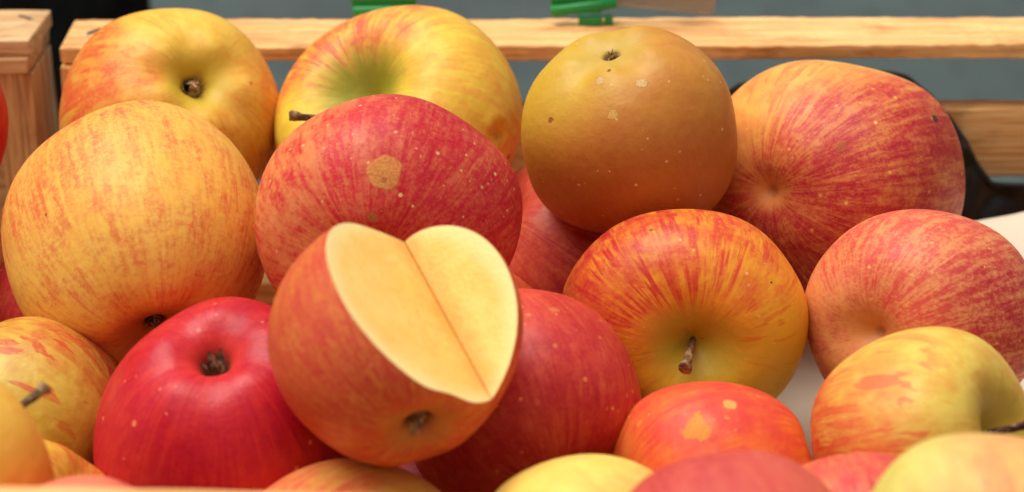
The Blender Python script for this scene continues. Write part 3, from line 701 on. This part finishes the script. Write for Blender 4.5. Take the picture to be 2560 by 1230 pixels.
  {'label': 'dull red apple in the shade beneath the russet apple', 'h': 0.94, 'g1': (214, 124, 76), 'g2': (206, 110, 70), 'b': (200, 70, 56), 'dp': (168, 34, 38), 'e': (-0.8, 0.2), 'bmin': 0.5, 'e2': (0.0, 0.9), 'stk': 0.7, 'fl': 0.8, 'mott': 0.5, 'len': 0.1, 'cav': None, 'rough': 0.42, 'key': 'A24', 'c': (0.0205, 0.0927, 0.0702), 'R': 0.03922, 'Q': [(0.6949, -0.0585, 0.7167), (-0.3168, -0.9196, 0.2321), (0.6455, -0.3884, -0.6576)], 'sq': ((0.4567, -0.7341, -0.5025), 1.0), 'bd': (0.6842, 0.278, -0.6742), 'bd2': (0.5578, 0.8288, -0.0444), 'scars': []},
  {'label': 'orange apple just showing behind the right lobe of the heart-cut apple', 'h': 0.94, 'g1': (232, 130, 56), 'g2': (226, 112, 50), 'b': (214, 78, 44), 'dp': (196, 56, 40), 'e': (-0.4, 0.8), 'bmin': 0.4, 'e2': (0.2, 0.9), 'stk': 0.6, 'fl': 0.5, 'mott': 0.4, 'len': 0.1, 'cav': None, 'rough': 0.42, 'key': 'A25', 'c': (-0.0178, 0.0353, 0.0609), 'R': 0.03424, 'Q': [(0.9539, -0.0723, 0.2914), (-0.1025, -0.9907, 0.0895), (0.2822, -0.1152, -0.9524)], 'sq': ((0.2036, -0.5527, -0.8081), 1.0), 'bd': (0.8, -0.2641, -0.5388), 'bd2': (0.4617, 0.8836, -0.0781), 'scars': []},
  {'label': 'dark red filler apple added to darken the gap under the heart-cut apple', 'h': 0.94, 'g1': (190, 80, 56), 'g2': (180, 70, 50), 'b': (176, 36, 44), 'dp': (140, 18, 34), 'e': (-0.8, 0.2), 'bmin': 0.5, 'e2': (0.0, 0.9), 'stk': 0.4, 'fl': 0.4, 'mott': 0.3, 'len': 0.1, 'cav': None, 'rough': 0.42, 'key': 'A27', 'c': (-0.0298, -0.0193, 0.0343), 'R': 0.03042, 'Q': [(0.7299, -0.0064, 0.6836), (-0.1943, -0.9606, 0.1985), (0.6554, -0.2777, -0.7024)], 'sq': ((0.4567, -0.7341, -0.5025), 1.0), 'bd': (0.6842, 0.278, -0.6742), 'bd2': (0.5578, 0.8288, -0.0444), 'scars': []},  # filler apple added to darken a gap that holds only shade
  {'label': 'bright red apple in the neighbouring crate at the far left', 'h': 0.94, 'g1': (214, 40, 36), 'g2': (214, 40, 36), 'b': (206, 24, 30), 'dp': (180, 14, 24), 'e': (-0.8, 0.2), 'bmin': 0.6, 'e2': (0.0, 0.9), 'stk': 0.3, 'fl': 0.2, 'mott': 0.2, 'len': 0.1, 'cav': None, 'rough': 0.35, 'key': 'A26', 'c': (-0.2179, 0.0837, 0.1259), 'R': 0.03903, 'Q': [(0.9992, -0.0178, -0.0364), (0.0398, 0.5956, 0.8023), (0.0074, -0.8031, 0.5958)], 'sq': ((0.0367, -0.5362, 0.8433), 1.0), 'bd': (0.242, -0.9657, -0.0943), 'bd2': (0.531, -0.4625, -0.7101), 'scars': []},
]
# </apples>

NT, NPHI = 112, 144


def apple_shape(a, seed):
    rnd = random.Random(seed * 13 + 5)
    h = a.get('h', .92); tp = a.get('taper', .07)
    sd_, sw = a.get('st_d', .40), a.get('st_w', .30)
    cd, cw = a.get('cal_d', .22), a.get('cal_w', .30)
    rib = a.get('rib', .022)
    t = np.linspace(0, math.pi, NT)
    t = t - .20 * np.sin(2 * t)                      # denser rows near both ends
    phi = np.arange(NPHI) / NPHI * 2 * math.pi
    T, F = np.meshgrid(t, phi, indexing='ij')
    e = a.get('e_', .92)
    rho = np.sin(T) ** e
    c = np.cos(T)
    z = h * np.sign(c) * np.abs(c) ** e
    rho = rho * (1 + tp * c - .03 * c * c)
    z = z - sd_ * np.exp(-(rho / sw) ** 1.35) * (c > 0)
    z = z + cd * np.exp(-(rho / cw) ** 1.6) * (c < 0)
    if a.get('calyx'):                               # the narrow tube at the bottom of the basin
        z = z + .09 * a.get('pit', 1.0) * np.exp(-(rho / (.062 * a.get('pit', 1.0))) ** 2.5) * (c < 0)
    p5 = rnd.uniform(0, 6.3)
    wcal = np.clip((.35 - c) / 1.35, 0, 1)
    rho = rho * (1 + rib * np.cos(5 * F + p5) * wcal + rnd.uniform(.008, .022) * np.cos(2 * F + rnd.uniform(0, 6.3)) + rnd.uniform(.005, .015) * np.cos(3 * F + rnd.uniform(0, 6.3)))
    bump5 = np.exp(-((rho - .40) / .17) ** 2)
    z = z - .8 * rib * (np.cos(5 * F + p5)) * bump5 * (c < 0) + .016 * np.cos(3 * F + rnd.uniform(0, 6.3)) * bump5 * (c > 0)
    z = z + rnd.uniform(-.06, .06) * rho * np.cos(F - rnd.uniform(0, 6.3))
    x = rho * np.cos(F); y = rho * np.sin(F)
    P = np.stack([x, y, z], -1)
    for _ in range(7):                               # gentle unevenness
        d = np.array([rnd.gauss(0, 1) for _ in range(3)]); d /= np.linalg.norm(d)
        P = P * (1 + a.get('lump', .008) * np.sin(P @ d * rnd.uniform(2.5, 6) + rnd.uniform(0, 6.3)))[..., None]
    for (q, dep, wid) in a.get('dents', []):
        q = np.array(q)
        n = P / np.linalg.norm(P, axis=-1, keepdims=True)
        dd = np.linalg.norm(n - q, axis=-1)
        P = P * (1 - dep * np.exp(-(dd / wid) ** 2) + dep * .45 * np.exp(-((dd - wid * 1.5) / (wid * .7)) ** 2))[..., None]
    M = np.stack([np.cos(F), np.sin(F), T / math.pi], -1)
    # single vertices at both ends
    V = np.concatenate([P[0].mean(0)[None], P[1:-1].reshape(-1, 3), P[-1].mean(0)[None]])
    Mv = np.concatenate([np.array([[0, 0, 0]]), M[1:-1].reshape(-1, 3), np.array([[0, 0, 1.]])])
    faces = []
    rows = NT - 2
    for k in range(NPHI):
        faces.append((0, 1 + k, 1 + (k + 1) % NPHI))
    for r in range(rows - 1):
        o0 = 1 + r * NPHI; o1 = o0 + NPHI
        for k in range(NPHI):
            k2 = (k + 1) % NPHI
            faces.append((o0 + k, o1 + k, o1 + k2, o0 + k2))
    last = 1 + rows * NPHI
    o0 = 1 + (rows - 1) * NPHI
    for k in range(NPHI):
        faces.append((o0 + k, last, o0 + (k + 1) % NPHI))
    return V, Mv, faces


def squash(a, V):
    e, k = a['sq']
    e = np.array(e)
    V = np.asarray(V, float)
    return V + (k - 1) * (V @ e)[..., None] * e


def add_attr(m, name, arr):
    at = m.attributes.new(name, 'FLOAT_VECTOR', 'POINT')
    at.data.foreach_set('vector', np.asarray(arr, dtype=np.float32).ravel())


def stem_mesh(pts, r0, r1, R, seed):
    """bent woody stem: thin in the hollow, knobbed at the broken end"""
    rnd = random.Random(seed)
    p = [Vector(q) * R for q in pts]
    n, S = 12, 14
    vs, fs = [], []
    for i in range(S + 1):
        t = i / S
        c = p[0] * (1 - t) ** 2 + p[1] * 2 * t * (1 - t) + p[2] * t ** 2
        d = ((p[1] - p[0]) * (1 - t) + (p[2] - p[1]) * t).normalized()
        u = d.orthogonal().normalized(); v = d.cross(u)
        r = (r0 + (r1 - r0) * t ** 3) * R * (1 + (.25 if t > .88 else 0))
        for k in range(n):
            a = 2 * math.pi * k / n
            rr = r * (1 + rnd.uniform(-.12, .12) + .08 * math.sin(3 * a + i * .4))
            vs.append(c + (u * math.cos(a) + v * math.sin(a)) * rr + d * (rnd.uniform(-.3, .3) * r if i == S else 0))
    for i in range(S):
        for k in range(n):
            fs.append((i * n + k, i * n + (k + 1) % n, (i + 1) * n + (k + 1) % n, (i + 1) * n + k))
    d = (p[2] - p[1]).normalized()
    vs.append(p[2] - d * r1 * R * .15)
    for k in range(n):
        fs.append((S * n + k, S * n + (k + 1) % n, (S + 1) * n))
    return mesh_from('stem', vs, fs)


def calyx_mesh(size, seed):
    """five dry curled sepals and a tuft of stamens; local -z points out of the apple"""
    rnd = random.Random(seed)
    vs, fs = [], []
    for k in range(5):
        a = 2 * math.pi * k / 5 + rnd.uniform(-.3, .3)
        ca, sa = math.cos(a), math.sin(a)
        L = size * rnd.uniform(.9, 1.35); W = size * rnd.uniform(.30, .42); curl = rnd.uniform(-.5, .9)
        b = len(vs)
        S = 6
        for i in range(S + 1):
            t = i / S
            rr = size * .55 + L * (.15 * t + .75 * max(0, t - .2) * max(0, curl))
            if curl < .2:
                rr = size * .55 - L * .55 * t * (1 - curl)
            zz = -L * (t * (1.1 - .5 * t * max(0, curl))) + size * .25
            wd = W * (1 - t) ** .7 * (1 + rnd.uniform(-.2, .2)) + size * .02
            for sgn in (-1, 0, 1):
                cup = size * .10 * abs(sgn)
                vs.append((ca * (rr - cup) - sa * wd * sgn, sa * (rr - cup) + ca * wd * sgn, zz + rnd.uniform(-.03, .03) * size))
        for i in range(S):
            for q in range(2):
                o = b + i * 3 + q
                fs.append((o, o + 1, o + 4, o + 3))
    for k in range(9):
        a = rnd.uniform(0, 6.3); r = size * rnd.uniform(.05, .35); w_ = size * .035
        x, y = r * math.cos(a), r * math.sin(a)
        tx, ty = x + rnd.uniform(-.2, .2) * size, y + rnd.uniform(-.2, .2) * size
        b = len(vs)
        for (px, py, pz, ww) in ((x, y, size * .5, w_), (tx, ty, -size * rnd.uniform(.2, .7), w_ * 1.4)):
            for q in range(4):
                an = q * math.pi / 2
                vs.append((px + ww * math.cos(an), py + ww * math.sin(an), pz))
        for q in range(4):
            fs.append((b + q, b + (q + 1) % 4, b + 4 + (q + 1) % 4, b + 4 + q))
        fs.append((b + 4, b + 5, b + 6, b + 7))
    m = mesh_from('calyx', vs, fs)
    return m


def wedge_cut(a, V, Mv, faces, skin_mat, flesh_mat, root):
    """cut the two-faced wedge out of the apple; returns nothing, links skin and flesh"""
    R = a['R']
    base = mesh_from('tmp_apple', squash(a, V) * R, faces)
    ob = bpy.data.objects.new('tmp_apple', base); COL.objects.link(ob)
    P1, P2, B2, B3 = [Vector(q) for q in a['cut']]
    ax = (P2 - P1).normalized()

    def perp(b):
        d = b - P1
        return (d - ax * d.dot(ax)).normalized()
    t1, t2 = perp(B2), perp(B3)
    mid = (P1 + P2) / 2
    sec = [t1 * 4, t1 * .007, -t1 * .03 - t2 * .015, t2 * .007, t2 * 4]
    bm = bmesh.new()
    A_ = [bm.verts.new((mid - ax * 4 + q) * R) for q in sec]
    B_ = [bm.verts.new((mid + ax * 4 + q) * R) for q in sec]
    n = len(sec)
    for i in range(n):
        j = (i + 1) % n
        bm.faces.new((A_[i], A_[j], B_[j], B_[i]))
    bm.faces.new(A_[::-1]); bm.faces.new(B_)
    bmesh.ops.recalc_face_normals(bm, faces=bm.faces)
    cm = bpy.data.meshes.new('tmp_cutter'); bm.to_mesh(cm); bm.free()
    co = bpy.data.objects.new('tmp_cutter', cm); COL.objects.link(co)
    base.materials.append(skin_mat); cm.materials.append(flesh_mat)
    md = ob.modifiers.new('cut', 'BOOLEAN')
    md.operation = 'DIFFERENCE'; md.object = co; md.solver = 'EXACT'
    try:
        md.material_mode = 'TRANSFER'
    except Exception:
        pass
    bpy.context.view_layer.update()
    ev = ob.evaluated_get(bpy.context.evaluated_depsgraph_get())
    res = bpy.data.meshes.new_from_object(ev)
    fi = next((i for i, m_ in enumerate(res.materials) if m_ and m_.name == flesh_mat.name), 1)
    pts = np.array([v.co[:] for v in res.vertices])
    polys = [(tuple(p.vertices), p.material_index) for p in res.polygons]
    bpy.data.objects.remove(ob, do_unlink=True); bpy.data.objects.remove(co, do_unlink=True)
    kd = kdtree.KDTree(len(V))
    sq = squash(a, V) * R
    for i, v in enumerate(sq):
        kd.insert(v, i)
    kd.balance()
    for nm, want, mt in (('skin', False, skin_mat), ('cut_flesh', True, flesh_mat)):
        fs = [p for p, mi in polys if (mi == fi) == want]
        used = sorted({i for f in fs for i in f}); idx = {o: i for i, o in enumerate(used)}
        m = mesh_from(nm, pts[used], [tuple(idx[i] for i in f) for f in fs], not want)
        Pq, Mq = [], []
        for o in used:
            near = kd.find_n(pts[o], 3)
            ww = np.array([1 / (d + 1e-6) for _, _, d in near]); ww /= ww.sum()
            Pq.append(pts[o] / R if want else sum(V[i] * w_ for (_, i, _), w_ in zip(near, ww)))
            Mq.append(sum(Mv[i] * w_ for (_, i, _), w_ in zip(near, ww)))
        add_attr(m, 'P', Pq); add_attr(m, 'M', Mq)
        link(nm, m, mt, root)


GROUP = 'apples heaped in the crate'
for n_, a in enumerate(APPLES):
    seed = n_ + 1
    R = a['R']
    V, Mv, faces = apple_shape(a, seed)
    mat = skin_material(a, seed)
    Mw = Matrix.Translation(Vector(a['c'])) @ Matrix(a['Q']).to_4x4()
    if 'cut' in a:
        root = empty('apple', (0, 0, 0))
        q1, q2 = Vector(a['cut'][0]), Vector(a['cut'][1])
        wedge_cut(a, V, Mv, faces, mat, flesh_material((tuple(q1), tuple((q2 - q1).normalized()))), root)
    else:
        m = mesh_from('apple', squash(a, V) * R, faces)
        add_attr(m, 'P', V); add_attr(m, 'M', Mv)
        root = link('apple', m, mat)
    root.matrix_world = Mw
    tag(root, a['label'], 'apple', GROUP if a['key'] != 'A26' else None)
    if 'stem' in a:
        st = link('stem', stem_mesh(a['stem'], a['stem_r'][0], a['stem_r'][1], R, seed), stem_material(tuple(a.get('stemcol', (120, 84, 50)))), root)
    if a.get('calyx'):
        zc = float(V[-1][2]) - .07 * a.get('pit', 1.0)
        base = squash(a, np.array([0, 0, zc])) * R
        cx = link('calyx', calyx_mesh(.088 * a['calyx'] * R, seed), sepal_material(tuple(a.get('calycol', (176, 146, 108)))), root)
        cx.location = base + np.array([0, 0, -a.get('sep_out', .05) * R])
